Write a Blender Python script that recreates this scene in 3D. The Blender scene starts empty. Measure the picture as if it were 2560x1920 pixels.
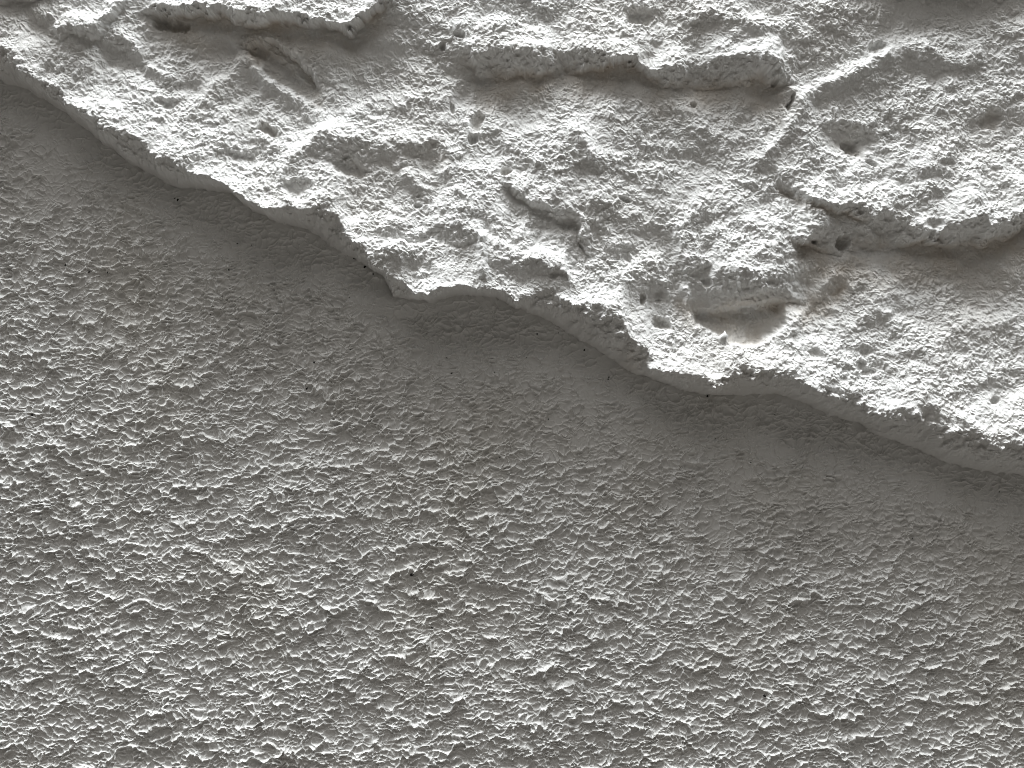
import bpy, math, random
import numpy as np
from mathutils import Vector

# ------------------------------------------------------------------ camera, light, exposure
PX = 0.0002                       # one unit of the survey grid below = 0.2 mm on the wall
CX, CY = 1280.0, 960.0            # survey point that lies at the world origin
DIST = 2700.0                     # camera distance from the wall, in survey units
sc = bpy.context.scene
sc.render.resolution_x, sc.render.resolution_y = 1024, 768
sc.render.engine = 'CYCLES'
sc.cycles.filter_width = 1.0
cam = bpy.data.cameras.new('camera')
cam.sensor_fit = 'HORIZONTAL'
cam.angle = 2 * math.atan(1280.0 / DIST)
cam.clip_start, cam.clip_end = 0.01, 50.0
cam_ob = bpy.data.objects.new('camera', cam)
cam_ob.location = (0, -DIST * PX, 0)
cam_ob.rotation_euler = (math.radians(90), 0, 0)
sc.collection.objects.link(cam_ob)
sc.camera = cam_ob

world = bpy.data.worlds.new('World')
sc.world = world
world.use_nodes = True
bg = world.node_tree.nodes['Background']
bg.inputs['Color'].default_value = (1.0, 0.945, 0.86, 1)
bg.inputs['Strength'].default_value = 0.066

def lamp(name, size, energy, color, loc, aim):
    L = bpy.data.lights.new(name, 'AREA'); L.shape = 'RECTANGLE'
    L.size, L.size_y = size; L.energy = energy; L.color = color
    o = bpy.data.objects.new(name, L); o.location = loc
    o.rotation_euler = (Vector(aim) - Vector(loc)).to_track_quat('-Z', 'Y').to_euler()
    sc.collection.objects.link(o)
    return o
lamp('overhead_light', (7.5, 0.9), 475.0, (0.95, 0.985, 1.0), (-0.2, -0.44, 3.6), (-0.2, -0.43, 0))   # skims down the wall
lamp('overhead_fill', (3.0, 1.7), 34.0, (1.0, 0.97, 0.93), (-0.3, -1.45, 3.1), (0, 0, 0))             # added broad fill lamp, softens the shade from above
lamp('low_fill', (3.0, 1.8), 7.5, (1.0, 0.94, 0.86), (0.2, -1.5, -2.3), (0, 0, 0))              # added fill lamp below, lightens the undersides in place of bounce

vs = sc.view_settings
vs.view_transform = 'Standard'
vs.look = 'None'
vs.exposure = 0.0
vs.gamma = 1.0
vs.use_curve_mapping = False

# ------------------------------------------------------------------ noise toolbox (numpy)
F = np.float32
rng = np.random.RandomState(11)
PERM = rng.permutation(256).astype(np.int32)
PERM = np.concatenate([PERM, PERM, PERM])
ANG = (rng.rand(256) * 2 * math.pi).astype(F)
GX, GY = np.cos(ANG), np.sin(ANG)
R1, R2, R3 = rng.rand(256).astype(F), rng.rand(256).astype(F), rng.rand(256).astype(F)

def hsh(ix, iy, seed):
    return PERM[PERM[(ix + seed * 17) & 255] + ((iy + seed * 31) & 255)]

def perlin(x, y, seed=0):
    x = x.astype(F); y = y.astype(F)
    fx, fy = np.floor(x), np.floor(y)
    ix, iy = fx.astype(np.int32), fy.astype(np.int32)
    dx, dy = x - fx, y - fy
    ux = dx * dx * dx * (dx * (dx * 6 - 15) + 10)
    uy = dy * dy * dy * (dy * (dy * 6 - 15) + 10)
    def g(i, j):
        h = hsh(ix + i, iy + j, seed)
        return GX[h] * (dx - i) + GY[h] * (dy - j)
    a = g(0, 0); b = g(1, 0); c = g(0, 1); d = g(1, 1)
    return ((a + ux * (b - a)) * (1 - uy) + (c + ux * (d - c)) * uy) * F(1.5)

def fbm(x, y, lam, octv=4, gain=0.5, seed=0):
    r = 0; a = 1.0; f = 1.0 / lam
    for o in range(octv):
        r = r + perlin(x * f + 13.7 * o, y * f - 7.3 * o, seed + o) * F(a)
        a *= gain; f *= 2.03
    return r

def ridged(x, y, lam, octv=3, gain=0.55, seed=0, sharp=1.6):
    r = 0; a = 1.0; f = 1.0 / lam; n = 0
    for o in range(octv):
        p = 1 - np.abs(perlin(x * f + 5.1 * o, y * f + 9.7 * o, seed + o)) * 1.6
        r = r + np.clip(p, 0, 1) ** F(sharp) * F(a); n += a
        a *= gain; f *= 2.1
    return r / F(n)

def voronoi(x, y, lam, seed=0, jit=0.95, third=False):
    """nearest and second nearest feature distances and a random value of the cell, in cells"""
    x = (x / lam).astype(F); y = (y / lam).astype(F)
    fx, fy = np.floor(x), np.floor(y)
    ix, iy = fx.astype(np.int32), fy.astype(np.int32)
    dx, dy = x - fx, y - fy
    f1 = np.full(x.shape, 9, F); f2 = np.full(x.shape, 9, F); f3 = np.full(x.shape, 9, F); val = np.zeros(x.shape, F)
    for i in (-1, 0, 1):
        for j in (-1, 0, 1):
            h = hsh(ix + i, iy + j, seed)
            ex = i + 0.5 + (R1[h] - 0.5) * F(jit) - dx
            ey = j + 0.5 + (R2[h] - 0.5) * F(jit) - dy
            d = ex * ex + ey * ey
            closer = d < f1
            if third:
                f3 = np.where(d < f2, f2, np.minimum(f3, d))
            f2 = np.where(closer, f1, np.minimum(f2, d))
            val = np.where(closer, R3[h], val)
            f1 = np.where(closer, d, f1)
    if third:
        return np.sqrt(f1), np.sqrt(f2), np.sqrt(f3)
    return np.sqrt(f1), np.sqrt(f2), val

def sstep(a, b, x):
    t = np.clip((x - a) / (b - a), 0, 1)
    return t * t * (3 - 2 * t)

# ------------------------------------------------------------------ survey grid over the wall
def lines(lo, hi, step, far):
    core = np.arange(lo, hi + step, step)
    out = []; s = step; p = core[-1]
    while p < hi + far:
        s *= 1.16; p += s; out.append(p)
    out = np.array(out) - core[-1]
    return np.concatenate([core[0] - out[::-1], core, core[-1] + out]).astype(F)

STEP = 2.06
LU = lines(-50, 2610, STEP, 1100)
LV = lines(-50, 1970, STEP, 900)
NU, NV = len(LU), len(LV)
U, V = np.meshgrid(LU, LV)                       # v runs downwards

def lift(pts, h):
    """survey points read off at height h above the wall -> their place on the wall plane"""
    p = np.array(pts, float)
    k = 1 - h / DIST
    p[:, 0] = CX + (p[:, 0] - CX) * k
    p[:, 1] = CY + (p[:, 1] - CY) * k
    return p

def curve(pts, u):
    p = pts[np.argsort(pts[:, 0], kind='stable')]
    return np.interp(u, p[:, 0], p[:, 1])

# ---- the broken lower edge of the stone: crest of the lip and the foot where it meets the wall
CREST = lift([(-1200, -420), (-500, -150), (-120, 70), (0, 112), (41, 134), (94, 187), (146, 220), (212, 268), (277, 313), (346, 342), (391, 374),
    (448, 407), (521, 431), (570, 460), (610, 496), (659, 513), (712, 517), (753, 523), (810, 505), (836, 521),
    (856, 562), (873, 598), (914, 630), (942, 659), (983, 687), (1003, 697), (1030, 726), (1077, 734), (1101, 720), (1125, 716),
    (1166, 712), (1207, 718), (1239, 722), (1264, 730), (1292, 752), (1325, 738), (1386, 707), (1418, 728),
    (1451, 744), (1512, 760), (1553, 785), (1567, 813), (1575, 846), (1597, 866), (1618, 895), (1630, 920),
    (1654, 927), (1701, 925), (1762, 933), (1790, 958), (1811, 939), (1855, 901), (1880, 903), (1904, 919),
    (1945, 921), (1977, 931), (2006, 947), (2046, 964), (2108, 968), (2148, 980), (2173, 1013), (2221, 1027),
    (2270, 1013), (2327, 1009), (2384, 1033), (2433, 1061), (2474, 1086), (2514, 1102), (2560, 1110), (2800, 1150), (3900, 1500)], 98)
FOOT = lift([(-1200, -330), (-500, -60), (-120, 165), (0, 199), (49, 214), (106, 244), (163, 281), (212, 321), (260, 354), (309, 395), (366, 427), (407, 452),
    (443, 468), (509, 474), (578, 482), (635, 525), (692, 553), (765, 570), (810, 598), (841, 620), (881, 643),
    (914, 663), (955, 687), (970, 712), (985, 746), (1044, 752), (1101, 747), (1166, 736), (1207, 731), (1264, 746),
    (1288, 762), (1337, 787), (1386, 807), (1431, 838), (1475, 858), (1524, 895), (1573, 927), (1614, 939),
    (1654, 954), (1713, 976), (1782, 987), (1863, 986), (1945, 985), (2010, 1006), (2067, 1035), (2148, 1055),
    (2189, 1082), (2250, 1106), (2311, 1129), (2352, 1149), (2413, 1169), (2474, 1178), (2560, 1187), (2800, 1235), (3900, 1600)], 4)

# ---- shelves inside the stone: crest points, foot points (or depth of the underface), height, ramp length above
H0 = 62
SHELVES = [
    dict(n='central', c=[(1160, 95), (1182, 122), (1207, 118), (1227, 110), (1268, 114), (1321, 118), (1370, 122), (1435, 110), (1459, 126), (1512, 134), (1593, 138), (1626, 165), (1658, 163), (1721, 150), (1782, 140), (1863, 130), (1912, 128), (1953, 150), (1975, 175)],
         f=[(1160, 150), (1182, 166), (1207, 183), (1288, 188), (1357, 188), (1410, 180), (1483, 170), (1532, 155), (1593, 157), (1626, 192), (1660, 212), (1782, 212), (1900, 205), (1975, 215)], A=44, W=120, fade=36, B=16, L=90),
    dict(n='upper left', c=[(370, 4), (400, 10), (450, 14), (520, 10), (549, 12), (590, 24), (651, 22), (712, 22), (753, 41), (814, 45), (867, 61), (880, 58), (906, 33), (934, 6), (960, -20)],
         f=[(370, 30), (450, 38), (540, 40), (570, 53), (635, 70), (692, 59), (753, 59), (814, 57), (854, 69), (890, 66), (960, 10)], A=40, W=80, fade=40, B=18, L=90),
    dict(n='scoop', c=[(70, 8), (102, 33), (142, 57), (183, 64), (244, 61), (277, 26), (300, -10)], f=34, A=30, W=60, fade=20, B=4, L=60),
    dict(n='upper left recess', c=[(600, 84), (618, 87), (671, 90), (700, 104), (740, 140), (790, 190)], f=14, A=20, W=26, fade=20, B=16, L=60),
    dict(n='shoulder', c=[(790, 345), (873, 338), (963, 342), (1028, 346), (1085, 378), (1110, 400)], f=62, A=24, W=90, fade=40, B=4, L=40),
    dict(n='arched', c=[(1262, 452), (1280, 460), (1320, 488), (1370, 517), (1410, 525), (1443, 549), (1456, 590), (1472, 630)], f=22, A=20, W=80, fade=22, B=8, L=55),
    dict(n='honeycomb', c=[(945, 580), (963, 565), (975, 553), (1010, 560), (1044, 568), (1060, 557), (1101, 553), (1146, 565), (1190, 582), (1205, 590)],
         f=[(945, 600), (995, 606), (1044, 614), (1085, 600), (1125, 612), (1182, 622), (1205, 625)], A=32, W=110, fade=22, B=0, L=40),
    dict(n='scalloped', c=[(960, 625), (991, 610), (1040, 613), (1085, 603), (1125, 620), (1146, 636), (1186, 632), (1200, 640)], f=62, A=22, W=14, fade=24, B=0, L=40),
    dict(n='nook', c=[(1222, 640), (1231, 636), (1288, 642), (1349, 650), (1402, 675), (1420, 690)], f=[(1222, 668), (1239, 679), (1329, 685), (1390, 690), (1420, 700)], A=34, W=110, fade=12, B=0, L=40),
    dict(n='pitted', c=[(1560, 690), (1569, 679), (1597, 663), (1654, 667), (1680, 690)], f=66, A=26, W=46, fade=14, B=0, L=40),
    dict(n='right middle', c=[(1700, 640), (1741, 651), (1782, 659), (1843, 679), (1904, 683), (1985, 679), (2018, 675), (2030, 645), (2067, 634), (2108, 642), (2130, 640)],
         f=[(1700, 770), (1729, 781), (1782, 783), (1843, 773), (1888, 766), (1961, 762), (2006, 764), (2067, 745), (2130, 700)], A=56, W=150, fade=26, B=10, L=50),
    dict(n='groove', c=[(1955, 440), (1981, 458), (2026, 486), (2087, 502), (2148, 512), (2170, 515)], f=26, A=22, W=46, fade=22, B=10, L=16),
    dict(n='right upper', c=[(2000, 596), (2018, 586), (2047, 561), (2108, 537), (2160, 517), (2201, 513), (2238, 521), (2270, 545), (2311, 570), (2352, 586), (2368, 565), (2413, 547), (2453, 541), (2478, 557), (2514, 553), (2560, 528), (2700, 470), (2900, 440)],
         f=[(2000, 606), (2026, 612), (2060, 628), (2099, 637), (2148, 624), (2221, 618), (2270, 614), (2352, 608), (2433, 614), (2514, 600), (2560, 578), (2700, 540), (2900, 520)], A=58, W=150, fade=26, B=26, L=120),
    dict(n='top right', c=[(2280, 92), (2300, 100), (2352, 126), (2433, 136), (2470, 120)], f=42, A=17, W=55, fade=25, B=2, L=40),
    dict(n='slanting', c=[(2185, 385), (2210, 405), (2270, 419), (2330, 387), (2392, 350), (2430, 335)], f=46, A=17, W=70, fade=26, B=0, L=40),
    dict(n='top edge', c=[(1690, 20), (1760, 22), (1850, 30), (1950, 52), (2020, 70), (2060, 74)], f=34, A=13, W=60, fade=40, B=0, L=40),
    dict(n='added unseen corner', c=[(2130, -110), (2300, -95), (2450, -88), (2620, -90), (2900, -80)], f=60, A=42, W=90, fade=60, B=8, L=80),  # unseen ledge added above the frame to shade the top right
    dict(n='added unseen far corner', c=[(-400, -80), (-200, -40), (0, -30), (60, -40), (140, -70)], f=40, A=50, W=90, fade=60, B=8, L=80),  # added out of view, throws shade into the top left corner
]
# ---- hollows: centre, half sizes, turn in degrees, depth, edge sharpness
HOLLOWS = [
    (388, 46, 21, 17, 10, 26, 3), (432, 54, 25, 17, 15, 26, 3), (420, 256, 28, 16, 10, 12, 2), (665, 322, 28, 13, 22, 22, 2.5),
    (690, 168, 96, 26, 43, 24, 2.5), (545, 118, 34, 30, 0, 14, 2), (1105, 106, 8, 10, 0, 16, 3), (1147, 78, 14, 9, 15, 16, 3),
    (1128, 266, 7, 14, 0, 14, 3), (1192, 298, 14, 30, 6, 20, 3), (1182, 345, 13, 14, 0, 18, 3), (1605, 25, 31, 24, 0, 20, 3),
    (876, 419, 50, 18, 20, 20, 2.5), (862, 390, 10, 6, 0, 14, 3), (1080, 395, 44, 36, 35, 22, 2.2), (1266, 426, 15, 12, 0, 20, 3),
    (1425, 558, 32, 26, 40, 16, 2.0), (1460, 610, 10, 16, -20, 12, 2.5),
    (2128, 340, 72, 44, 12, 30, 1.8), (2143, 356, 24, 19, 0, 26, 3), (2046, 602, 6, 6, 0, 22, 3), (2120, 602, 18, 21, 15, 40, 3),
    (1950, 191, 7, 11, 10, 26, 3), (1986, 250, 6, 26, 16, 24, 2.5), (2498, 290, 34, 28, -20, 22, 2.2), (2213, 104, 22, 22, 0, 18, 2.2),
    (1607, 747, 8, 16, 14, 20, 2.0), (1652, 732, 18, 26, 14, 14, 1.8), (1646, 752, 8, 6, 0, 10, 2), (1655, 808, 24, 13, 30, 26, 2.0), (1584, 893, 42, 28, 42, 34, 2.5),
    (745, 478, 42, 30, 0, 18, 2.2), (2192, 400, 16, 8, 40, 14, 2.5), (1385, 690, 12, 10, 0, 10, 2), (1760, 685, 26, 20, 0, 12, 2), (1770, 705, 13, 10, 0, 18, 3),
    (2225, 565, 34, 24, 0, 12, 2), (2440, 575, 44, 24, 0, 14, 3), (2340, 560, 22, 20, 0, 12, 2.5), (1925, 705, 14, 9, 0, 10, 2),
    (2155, 912, 18, 10, -10, 12, 2.5), (2490, 1000, 12, 9, 0, 14, 2.5), (2170, 930, 20, 12, 10, 12, 2.5), (1046, 516, 12, 6, 0, 10, 3), (1044, 489, 7, 6, 0, 8, 3),
    (1740, 250, 9, 7, 0, 12, 2.5), (2250, 770, 50, 24, 25, 9, 2), (1995, 848, 30, 16, -20, 8, 2), (2165, 880, 32, 14, 5, 8, 2), (600, 395, 40, 14, 15, 10, 2), (1565, 495, 16, 8, 10, 14, 2.5),
    (300, 140, 60, 34, 20, 10, 1.6), (470, 215, 40, 22, 0, 8, 1.8), (2040, 885, 22, 10, 30, 8, 2),
]
# ---- ridges and knobs: polyline, height, half width
RIDGES = [
    ([(1900, 408), (1912, 391), (1960, 335), (1998, 285), (2010, 250), (2026, 228), (2067, 199), (2140, 171), (2200, 135), (2230, 118)], 15, 20),
    ([(1205, 600), (1207, 640), (1206, 680)], 26, 13), ([(300, 78), (330, 110), (370, 165), (420, 190)], 12, 20),
    ([(612, 135), (640, 175), (667, 200), (708, 210), (765, 254)], 16, 18), ([(610, 135), (560, 190), (520, 220)], 12, 26),
    ([(1716, 720), (1722, 770), (1735, 822)], 14, 10), 
    ([(1172, 300), (1176, 330)], 8, 5), ([(1452, 330), (1470, 370), (1490, 400)], 13, 20), ([(800, 330), (740, 390), (710, 420)], 16, 26),
    ([(2090, 690), (2030, 760), (1985, 800)], 12, 18), ([(1960, 225), (1985, 215)], 14, 12), ([(1700, 560), (1705, 600)], 9, 9),
    ([(1950, 560), (1946, 600)], 10, 12), ([(1020, 430), (1050, 460), (1070, 470)], 8, 16), ([(705, 440), (703, 470), (720, 500)], 12, 10),
]
CAVITY = [(1727, 770), (1780, 768), (1850, 758), (1900, 750), (1963, 747), (1962, 812), (1935, 838), (1905, 862), (1856, 874), (1820, 862), (1780, 838), (1740, 812)]

# warp that makes every traced outline ragged
JU = fbm(U, V, 46, 3, 0.6, 3) * 7 + perlin(U / 9, V / 9, 40) * 2.2
JV = fbm(U, V, 38, 4, 0.62, 8) * 9 + perlin(U / 8, V / 8, 41) * 2.2
UU, VV = U + JU, V + JV

RAG = perlin(U / 60, V / 40, 59) * 9 + perlin(U / 23, V / 19, 57) * 5 + perlin(U / 10, V / 9, 58) * 2.5
vc = curve(CREST, UU * 0.6 + U * 0.4)
vb = curve(FOOT, U + JU * 0.35)
vb = np.maximum(vb, vc + 14)
VCJ = V + JV * 0.75 + RAG * 0.7
t = (VCJ - vc) / np.maximum(vb - vc, 1)
t = np.where(t > 0, (V + (JV * 0.75 + RAG * 0.7) * np.clip(1 - t, 0, 1) + (JV * 0.3 + perlin(U / 26, V / 26, 171) * 4) * np.clip(t, 0, 1) - vc) / np.maximum(vb - vc, 1), t)

region = np.zeros(U.shape, np.int16)              # which part of the stone each point belongs to
names = [('face', None)]
Hs = 72 + (-56) * np.clip((curve(CREST, U) - V) / 900.0, 0, 1.2) ** 0.72 + fbm(U, V, 520, 3, 0.5, 21) * 16 + fbm(U, V, 150, 3, 0.55, 25) * 9
smooth = np.zeros(U.shape, F)                     # where the sprayed grain thins out
stain = np.zeros(U.shape, F)                      # bare sandy stone showing through the paint

# the lip swells out towards its crest
sl = VCJ - vc
Hs = Hs + np.clip(1 + sl / 190.0, 0, 1) ** 1.4 * (25 + 8 * perlin(U / 130, V / 400, 52))

for k, S in enumerate(SHELVES):
    c = lift(S['c'], H0)
    cv = curve(c, UU)
    if isinstance(S['f'], list):
        d = np.maximum(curve(lift(S['f'], H0 - 25), U + JU * 0.4) - cv, 10)
    else:
        d = S['f'] * (1 + 0.35 * perlin(U / 60, V * 0 + k, 60 + k))
    lo, hi = c[:, 0].min(), c[:, 0].max()
    win = sstep(lo - S['fade'], lo + S['fade'], UU) * (1 - sstep(hi - S['fade'], hi + S['fade'], UU))
    s = VV - cv + RAG
    W = S['W'] * (1 + 0.25 * perlin(U / 170, V / 300, 70 + k))
    q = np.clip(s / d, 0, 1)
    rise = np.where(s < 0, np.clip(1 + s / W, 0, 1) ** 1.5, 1 + s / W)
    fall = np.where(s < 0, 1 - 1.1 * s / d, 1 - q ** 1.35)
    kk = 0.28
    hh = np.clip(0.5 + 0.5 * (fall - rise) / kk, 0, 1)
    prof = np.clip(fall * (1 - hh) + rise * hh - kk * hh * (1 - hh), 0, 1.2)
    back = np.where(s > 0, q * np.exp(-np.clip(s - d, 0, None) / (S['L'] * 1.3)), 0)
    Hs = Hs + win * (S['A'] * np.clip(0.53 + 0.3 * perlin(U / 75, V / 200, 160 + k) + 0.4 * perlin(U / 210, V / 400, 180 + k), 0.15, 1.1) * prof - S['B'] * 1.7 * back)
    under = win * sstep(0.35, 0.8, s / d) * (1 - sstep(1.0, 1.0 + 0.6 * S['L'] / d, s / d))
    smooth = np.maximum(smooth, under * 0.62)
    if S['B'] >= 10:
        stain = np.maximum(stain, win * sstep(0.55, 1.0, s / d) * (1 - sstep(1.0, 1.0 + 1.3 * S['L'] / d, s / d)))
    if S['A'] > 16:
        names.append(('ledge', S['n']))
        region = np.where((win > 0.5) & (s > -0.22 * W) & (s < d * 1.02), len(names) - 1, region)

for (hx, hy, rx, ry, rot, dep, sh) in HOLLOWS:
    p = lift([(hx, hy)], H0)[0]
    box = (slice(max(np.searchsorted(LV, p[1] - 150), 0), np.searchsorted(LV, p[1] + 150)),
           slice(max(np.searchsorted(LU, p[0] - 150), 0), np.searchsorted(LU, p[0] + 150)))
    a = math.radians(rot)
    k = 0.9 if max(rx, ry) > 16 else 0.45
    x, y = U[box] + JU[box] * k - p[0], V[box] + JV[box] * k - p[1]
    X, Y = (x * math.cos(a) + y * math.sin(a)) / rx, (-x * math.sin(a) + y * math.cos(a)) / ry
    r = np.sqrt(X * X + Y * Y)
    m = np.clip(1.12 - r, 0, 1) / 1.12
    m = 1 - (1 - m) ** sh
    Hs[box] -= dep * m * (1.0 if max(rx, ry) < 36 else 0.9)
    smooth[box] = np.maximum(smooth[box], m * 0.6)
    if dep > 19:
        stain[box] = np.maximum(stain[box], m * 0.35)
    if max(rx, ry) >= 17 and dep >= 18:
        names.append(('hollow', None))
        region[box] = np.where(r < 1.0, len(names) - 1, region[box])

def polydist(x, y, pts):
    best = np.full(x.shape, 1e9)
    for (x0, y0), (x1, y1) in zip(pts[:-1], pts[1:]):
        vx, vy = x1 - x0, y1 - y0
        q = np.clip(((x - x0) * vx + (y - y0) * vy) / (vx * vx + vy * vy), 0, 1)
        best = np.minimum(best, np.hypot(x - x0 - q * vx, y - y0 - q * vy))
    return best

for pts, hh, w in RIDGES:
    p = lift(pts, H0)
    b = (slice(np.searchsorted(LV, p[:, 1].min() - 110), np.searchsorted(LV, p[:, 1].max() + 110)),
         slice(np.searchsorted(LU, p[:, 0].min() - 110), np.searchsorted(LU, p[:, 0].max() + 110)))
    dd = polydist(U[b] + JU[b] * 0.6, V[b] + JV[b] * 0.6, p)
    Hs[b] += hh * np.exp(-(dd / w) ** 1.5)

# the squarish hole broken into the face under the right middle ledge
p = lift(CAVITY, H0 - 20)
b = (slice(np.searchsorted(LV, 700), np.searchsorted(LV, 930)), slice(np.searchsorted(LU, 1660), np.searchsorted(LU, 2030)))
x, y = U[b] + JU[b] * 0.4, V[b] + JV[b] * 0.4
inside = np.zeros(x.shape, bool)
for (x0, y0), (x1, y1) in zip(p, np.roll(p, -1, 0)):
    if y0 != y1:
        inside ^= ((y0 > y) != (y1 > y)) & (x < (x1 - x0) * (y - y0) / (y1 - y0) + x0)
dd = polydist(x, y, list(map(tuple, p)) + [tuple(p[0])])
m = np.where(inside, sstep(0, 15, dd) * 0.7 + 0.3 * sstep(0, 40, dd), 0)
Hs[b] -= 34 * m
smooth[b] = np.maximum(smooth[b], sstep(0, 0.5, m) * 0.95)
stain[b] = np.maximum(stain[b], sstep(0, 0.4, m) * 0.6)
names.append(('cavity', None))
region[b] = np.where(inside, len(names) - 1, region[b])

# underface of the lip is smoother than the face
smooth = np.maximum(smooth, sstep(0.45, 0.95, t) * 0.75)

# grain of the stone: clotted granules, pinched tips, tiny crumbs
gu, gv = U + fbm(U, V, 26, 2, 0.6, 90) * 5, V + fbm(U, V, 26, 2, 0.6, 94) * 5
f1, f2, val = voronoi(gu, gv, 8.8, 31)
gran = np.clip(1 - f1 * f1 * 1.9, 0, 1) * (0.15 + 1.2 * val * val)
f1b, f2b, valb = voronoi(gu * 1.0 + 40, gv, 5.2, 32)
gran2 = np.clip(1 - f1b * f1b * 1.9, 0, 1) * (0.2 + valb)
f1c, f2c, valc = voronoi(gu + 11, gv + 70, 17, 33)
clod = np.clip(1 - f1c * f1c * 2.2, 0, 1) * np.clip(valc * 2.2 - 1.0, 0, 1)
tips = ridged(gu, gv, 15, 2, 0.6, 36, 2.2)
patch = 0.75 + 0.55 * perlin(U / 120, V / 90, 98)
grain = (gran * 2.9 + gran2 * 1.8 + clod * 2.8 + tips * 2.9 + fbm(U, V, 52, 3, 0.5, 44) * 3.4) * patch * 1.2
soft = fbm(U, V, 60, 3, 0.5, 47) * 4 + ridged(U * 1.0, V * 0.35, 26, 2, 0.5, 49, 1.5) * 3.4 + fbm(U, V, 12, 2, 0.6, 50) * 1.5 + gran2 * 1.2
Hs = Hs + grain * (1 - smooth) + soft * smooth

P = 1 - np.clip((t + 0.25) / 1.25, 0, 1) ** 3.0
stone = t < 1.0
bulge = sstep(0.0, 0.35, t) * (1 - sstep(0.7, 1.0, t))
hstone = np.where(t <= -0.25, Hs, np.maximum(Hs, 6) * P + bulge * (fbm(U, V, 85, 4, 0.62, 175) * 19 + fbm(U, V, 22, 2, 0.6, 177) * 4 * (1 - 0.6 * np.clip(t, 0, 1)) + gran * 5.0 * (1 - 0.7 * np.clip(t, 0, 1)) + gran2 * 1.8))

# ---- the wall: a skin of paint pulled into thin webs by the roller
wm = t > 0.9
wu, wv = U[wm], V[wm]
near = np.clip((wv - vb[wm]) / 420.0, 0, 1)        # the skin lies flatter close under the stone
qx = fbm(wu, wv, 75, 3, 0.55, 110); qy = fbm(wu, wv, 75, 3, 0.55, 115)
ca, sa = math.cos(math.radians(-11)), math.sin(math.radians(-11))
x = wu * ca + wv * sa; y = -wu * sa + wv * ca
x = x + qx * 12 + perlin(wu / 19, wv / 19, 151) * 4 + perlin(wu / 9, wv / 9, 153) * 0.8
y = y + qy * 10 + perlin(wu / 19, wv / 19, 152) * 3.5 + perlin(wu / 9, wv / 9, 154) * 0.8
def web(lam, asp, seed, w, bowl, k):
    a1, a2, a3 = voronoi(x / asp, y, lam, seed, 1.0, True)
    e = (a2 - a1) * lam
    return np.exp(-(np.sqrt(e * e + 0.5) - 0.7) / w) + k * np.clip(1 - e / bowl, 0, 1) ** 3 + 0.9 * np.exp(-(a3 - a1) * lam / 4.5), a1
wA, vA = web(26, 1.3, 121, 2.2, 14, 0.1)
wB, vB = web(15.5, 1.2, 122, 2.1, 10, 0.15)
wC, vC = web(10.5, 1.2, 123, 2.0, 7, 0.15)
am = np.clip(0.45 + 1.0 * perlin(wu / 48, wv / 36, 131), 0.0, 1.3)
bm = np.clip(0.55 + 0.9 * perlin(wu / 40, wv / 28, 132), 0.05, 1.3)
cm = np.clip(0.45 + 0.9 * perlin(wu / 30, wv / 24, 133), 0.0, 1.2)
longr = ridged(x / 1.8, y, 120, 1, 0.5, 137, 14.0)
sel = sstep(-0.25, 0.2, perlin(wu / 62, wv / 48, 161))
hw = wA * am * 3.8 + wB * (0.25 + 0.75 * bm) * 4.4 * sel + wC * (0.3 + 0.7 * cm) * 3.4 * (1 - sel) + longr * 4.5 * np.clip(0.4 + perlin(wu / 160, wv / 120, 139), 0, 1.2)
hw = hw + fbm(wu, wv, 8, 2, 0.6, 141) * 0.22 + fbm(wu, wv, 330, 2, 0.5, 144) * 5
hw = hw * (1.0 + 0.4 * np.sqrt(near)) * (1 + 0.3 * perlin(wu / 260, wv / 170, 149))
foot_groove = np.exp(-np.clip(wv - vb[wm], 0, None) / 11.0) * -14  # groove carved along the foot to deepen the contact shade
blob = np.random.RandomState(77)
for _ in range(70):                                # drops of paint that dried as small lumps
    bx, by, br = blob.uniform(0, 2560), blob.uniform(500, 1960), blob.uniform(5, 13)
    if _ == 0: bx, by, br = 1024, 1424, 15
    m = (np.abs(wu - bx) < br * 3.5) & (np.abs(wv - by) < br * 3)
    if m.any():
        hw[m] += br * 0.55 * np.exp(-(((wu[m] - bx) / (br * 1.3)) ** 2 + ((wv[m] - by) / br) ** 2) ** 1.3)
hwall = np.zeros(U.shape, F); hwall[wm] = hw + foot_groove
H = np.where(stone, np.where(t > 0.7, np.maximum(hstone, hwall * sstep(0.8, 1, t)), hstone), hwall)
# the plaster smeared up to the lip at the notch
p = lift([(985, 752)], 10)[0]
H = np.where(t < 0.2, H, np.maximum(H, 20 * np.exp(-(((U - p[0]) / 85) ** 2 + ((V - p[1]) / 34) ** 2)) + hwall * 0.5))

names.append(('lower_edge', None)); EDGE = len(names) - 1
region = np.where((t > 0) & (t < 1) & (region == 0), EDGE, region)
WALL = -1
region = np.where(stone, region, WALL)

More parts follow.
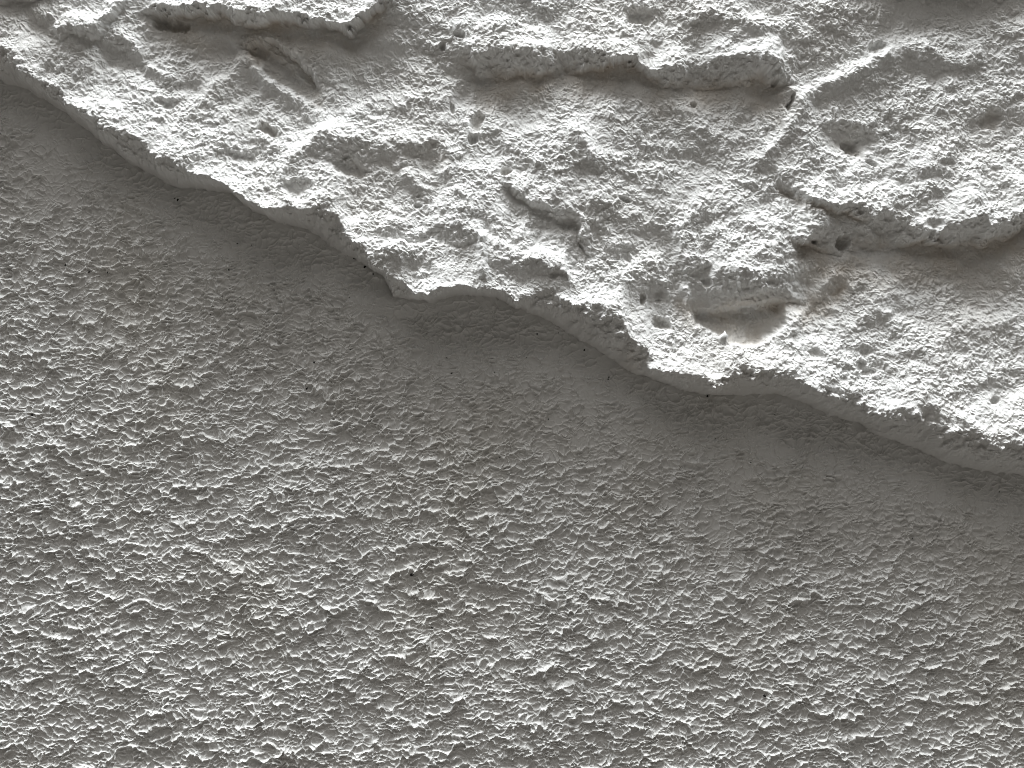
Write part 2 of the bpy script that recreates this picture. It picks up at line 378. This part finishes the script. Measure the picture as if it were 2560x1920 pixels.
# ------------------------------------------------------------------ materials
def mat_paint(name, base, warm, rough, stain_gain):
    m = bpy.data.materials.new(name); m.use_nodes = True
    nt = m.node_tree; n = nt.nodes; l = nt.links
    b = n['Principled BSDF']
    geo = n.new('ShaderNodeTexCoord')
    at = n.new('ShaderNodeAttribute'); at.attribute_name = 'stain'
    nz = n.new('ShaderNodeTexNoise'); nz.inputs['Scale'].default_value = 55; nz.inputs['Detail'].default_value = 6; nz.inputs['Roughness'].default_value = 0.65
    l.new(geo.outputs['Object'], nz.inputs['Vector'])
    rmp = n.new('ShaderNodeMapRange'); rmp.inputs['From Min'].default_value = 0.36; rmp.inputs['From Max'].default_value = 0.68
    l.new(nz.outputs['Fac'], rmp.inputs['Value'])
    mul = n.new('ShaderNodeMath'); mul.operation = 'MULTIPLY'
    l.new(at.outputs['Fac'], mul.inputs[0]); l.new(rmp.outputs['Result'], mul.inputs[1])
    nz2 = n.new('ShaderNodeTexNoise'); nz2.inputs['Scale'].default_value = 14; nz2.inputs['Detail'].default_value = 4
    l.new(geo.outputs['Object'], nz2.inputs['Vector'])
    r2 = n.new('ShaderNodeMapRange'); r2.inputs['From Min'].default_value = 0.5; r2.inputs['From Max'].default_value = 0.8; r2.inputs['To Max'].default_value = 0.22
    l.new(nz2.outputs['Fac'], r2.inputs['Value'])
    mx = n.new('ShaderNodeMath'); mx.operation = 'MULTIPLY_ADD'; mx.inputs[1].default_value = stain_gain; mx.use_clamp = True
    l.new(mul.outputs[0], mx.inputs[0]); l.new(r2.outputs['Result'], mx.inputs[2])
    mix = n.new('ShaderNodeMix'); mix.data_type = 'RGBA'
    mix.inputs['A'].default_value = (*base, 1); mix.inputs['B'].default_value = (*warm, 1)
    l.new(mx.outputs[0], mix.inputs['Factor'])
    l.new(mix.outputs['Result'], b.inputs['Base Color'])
    b.inputs['Roughness'].default_value = rough
    b.inputs['Specular IOR Level'].default_value = 0.35
    fine = n.new('ShaderNodeTexNoise'); fine.inputs['Scale'].default_value = 900; fine.inputs['Detail'].default_value = 3
    l.new(geo.outputs['Object'], fine.inputs['Vector'])
    bp = n.new('ShaderNodeBump'); bp.inputs['Strength'].default_value = 0.35; bp.inputs['Distance'].default_value = 0.0004
    l.new(fine.outputs['Fac'], bp.inputs['Height']); l.new(bp.outputs['Normal'], b.inputs['Normal'])
    return m

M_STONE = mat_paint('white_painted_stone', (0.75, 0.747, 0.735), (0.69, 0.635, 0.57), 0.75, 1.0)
M_WALL = mat_paint('white_wall_paint', (0.77, 0.765, 0.75), (0.64, 0.59, 0.49), 0.36, 0.6)
M_DIRT = bpy.data.materials.new('black_dirt'); M_DIRT.use_nodes = True
_b = M_DIRT.node_tree.nodes['Principled BSDF']
_n = M_DIRT.node_tree.nodes.new('ShaderNodeTexNoise'); _n.inputs['Scale'].default_value = 800
_r = M_DIRT.node_tree.nodes.new('ShaderNodeValToRGB')
_r.color_ramp.elements[0].color = (0.006, 0.006, 0.006, 1); _r.color_ramp.elements[1].color = (0.03, 0.026, 0.022, 1)
M_DIRT.node_tree.links.new(_n.outputs['Fac'], _r.inputs['Fac']); M_DIRT.node_tree.links.new(_r.outputs['Color'], _b.inputs['Base Color'])
_b.inputs['Roughness'].default_value = 0.9

# ------------------------------------------------------------------ meshes out of the surveyed relief
XYZ = np.stack([(U - CX) * PX, -H * PX, (CY - V) * PX], -1).astype(F)
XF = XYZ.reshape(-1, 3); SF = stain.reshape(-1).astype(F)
idx = np.arange(NU * NV).reshape(NV, NU)
QUADS = np.stack([idx[:-1, :-1], idx[1:, :-1], idx[1:, 1:], idx[:-1, 1:]], -1).reshape(-1, 4)
QREG = region[:-1, :-1].reshape(-1)

def patch_mesh(name, quads, material):
    used, inv = np.unique(quads, return_inverse=True)
    me = bpy.data.meshes.new(name)
    me.vertices.add(len(used)); me.vertices.foreach_set('co', XF[used].ravel())
    nq = len(quads)
    me.loops.add(nq * 4); me.loops.foreach_set('vertex_index', inv.reshape(-1).astype(np.int32))
    me.polygons.add(nq)
    me.polygons.foreach_set('loop_start', np.arange(0, nq * 4, 4, dtype=np.int32))
    me.update(calc_edges=True)
    me.polygons.foreach_set('use_smooth', np.zeros(nq, bool))
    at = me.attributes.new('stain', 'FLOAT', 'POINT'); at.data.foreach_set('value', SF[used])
    me.materials.append(material)
    return me

def link(name, data, parent=None):
    o = bpy.data.objects.new(name, data); sc.collection.objects.link(o)
    if parent: o.parent = parent
    return o

def rooted(name, data, parent, world_origin=(0, 0, 0)):
    o = link(name, data, parent); o.matrix_parent_inverse = parent.matrix_world.inverted(); return o

wall = link('plaster_wall', None)
wall['label'] = 'white plaster wall with a fine webbed roller texture below the rough stone'
wall['category'] = 'wall'
rooted('textured_surface', patch_mesh('textured_surface', QUADS[QREG == WALL], M_WALL), wall)
# body of the wall behind the paint
def box_mesh(name, lo, hi, material):
    (x0, y0, z0), (x1, y1, z1) = lo, hi
    v = [(x, y, z) for x in (x0, x1) for y in (y0, y1) for z in (z0, z1)]
    f = [(0, 1, 3, 2), (4, 6, 7, 5), (0, 4, 5, 1), (2, 3, 7, 6), (0, 2, 6, 4), (1, 5, 7, 3)]
    me = bpy.data.meshes.new(name); me.from_pydata(v, [], f); me.materials.append(material); return me
x0, x1 = (LU[0] - CX) * PX, (LU[-1] - CX) * PX
z0, z1 = (CY - LV[-1]) * PX, (CY - LV[0]) * PX
rooted('wall_core', box_mesh('wall_core', (x0, 0.05, z0), (x1, 0.16, z1), M_WALL), wall)

stone_ob = link('rough_stone', None)
stone_ob['label'] = 'rough white painted stone with broken ledges and pits, overhanging the textured wall'
stone_ob['category'] = 'stone'
for k, (nm, note) in enumerate(names):
    sel = QUADS[QREG == k]
    if len(sel) == 0: continue
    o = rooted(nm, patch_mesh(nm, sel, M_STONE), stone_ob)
    if note: o['label'] = note + ' ledge of the rough stone'
    if nm == 'lower_edge': o['label'] = 'smooth grey underside along the broken lower edge'
    if nm == 'cavity': o['label'] = 'squarish sandy hole broken into the face'

def height_at(u, v):
    return float(H[min(np.searchsorted(LV, v), NV - 1), min(np.searchsorted(LU, u), NU - 1)])

# crumb of stone standing at the mouth of the cavity
def lump(name, rad, sx, sy, sz, seed, sub, material, rough=0.3):
    import bmesh
    r = random.Random(seed)
    bm = bmesh.new(); bmesh.ops.create_icosphere(bm, subdivisions=sub, radius=rad)
    for vert in bm.verts:
        k = 1 + r.uniform(-rough, rough)
        vert.co = Vector((vert.co.x * sx * k, vert.co.y * sy * k, vert.co.z * sz * k))
    me = bpy.data.meshes.new(name); bm.to_mesh(me); bm.free(); me.materials.append(material)
    for pl in me.polygons: pl.use_smooth = sub > 1
    return me
p = lift([(1806, 846)], 60)[0]
crumb = rooted('crumb', lump('crumb', 11 * PX, 0.85, 0.8, 1.4, 8, 2, M_STONE, 0.42), stone_ob)
crumb.location = ((p[0] - CX) * PX, -(height_at(p[0], p[1]) + 6) * PX, (CY - p[1]) * PX)
crumb.rotation_euler = (0, math.radians(28), 0)
crumb['label'] = 'loose white crumb standing at the mouth of the sandy hole'

# black specks of dirt caught in the paint
SPECKS = [(445, 500, 7), (439, 497, 4), (560, 580, 4), (595, 610, 4), (885, 645, 10), (911, 667, 8), (932, 684, 5), (925, 681, 4), (1065, 832, 5),
    (1343, 835, 5), (1396, 832, 3), (1461, 875, 5), (300, 629, 6), (162, 662, 5), (221, 680, 6), (246, 690, 4), (268, 681, 5), (572, 675, 6), (572, 690, 4),
    (628, 612, 3), (448, 758, 4), (524, 786, 4), (785, 906, 5), (765, 971, 7), (80, 906, 6), (88, 923, 4), (80, 1038, 7), (177, 1060, 5), (126, 1065, 4),
    (216, 1190, 4), (57, 1208, 6), (1030, 1436, 8), (873, 744, 5), (692, 786, 4), (876, 874, 4), (1117, 894, 4), (1129, 933, 4), (1236, 931, 3), (1316, 893, 3),
    (1770, 990, 6), (1769, 992, 4), (1523, 942, 5), (1521, 948, 4), (1878, 1156, 4), (1788, 1097, 3), (1936, 1037, 3), (1911, 1740, 7), (2065, 1346, 4), (2280, 1345, 4),
    (1452, 1762, 5), (1438, 1760, 4), (70, 1593, 5), (133, 1580, 4), (280, 1733, 4), (165, 1733, 5), (345, 1670, 5), (1080, 1570, 4), (1440, 1760, 4), (2210, 1760, 4),
    (1250, 1144, 4), (1371, 1048, 4), (2500, 1230, 3), (700, 1345, 4), (1630, 1320, 3)]
shapes = [lump('speck', PX, 1.0, 0.45, 0.7, 40 + i, 1, M_DIRT, 0.35) for i in range(5)]
rr = random.Random(9)
for i, (u, v, s) in enumerate(SPECKS):
    p = lift([(u, v)], 4)[0]
    o = rooted('speck', shapes[i % 5], wall)
    o.location = ((p[0] - CX) * PX, -(height_at(p[0], p[1]) + 0.6) * PX, (CY - p[1]) * PX)
    k = s * 0.6
    o.scale = (k * rr.uniform(0.7, 1.3), k * 0.6, k)
    o.rotation_euler = (0, rr.uniform(0, 3.1), 0)
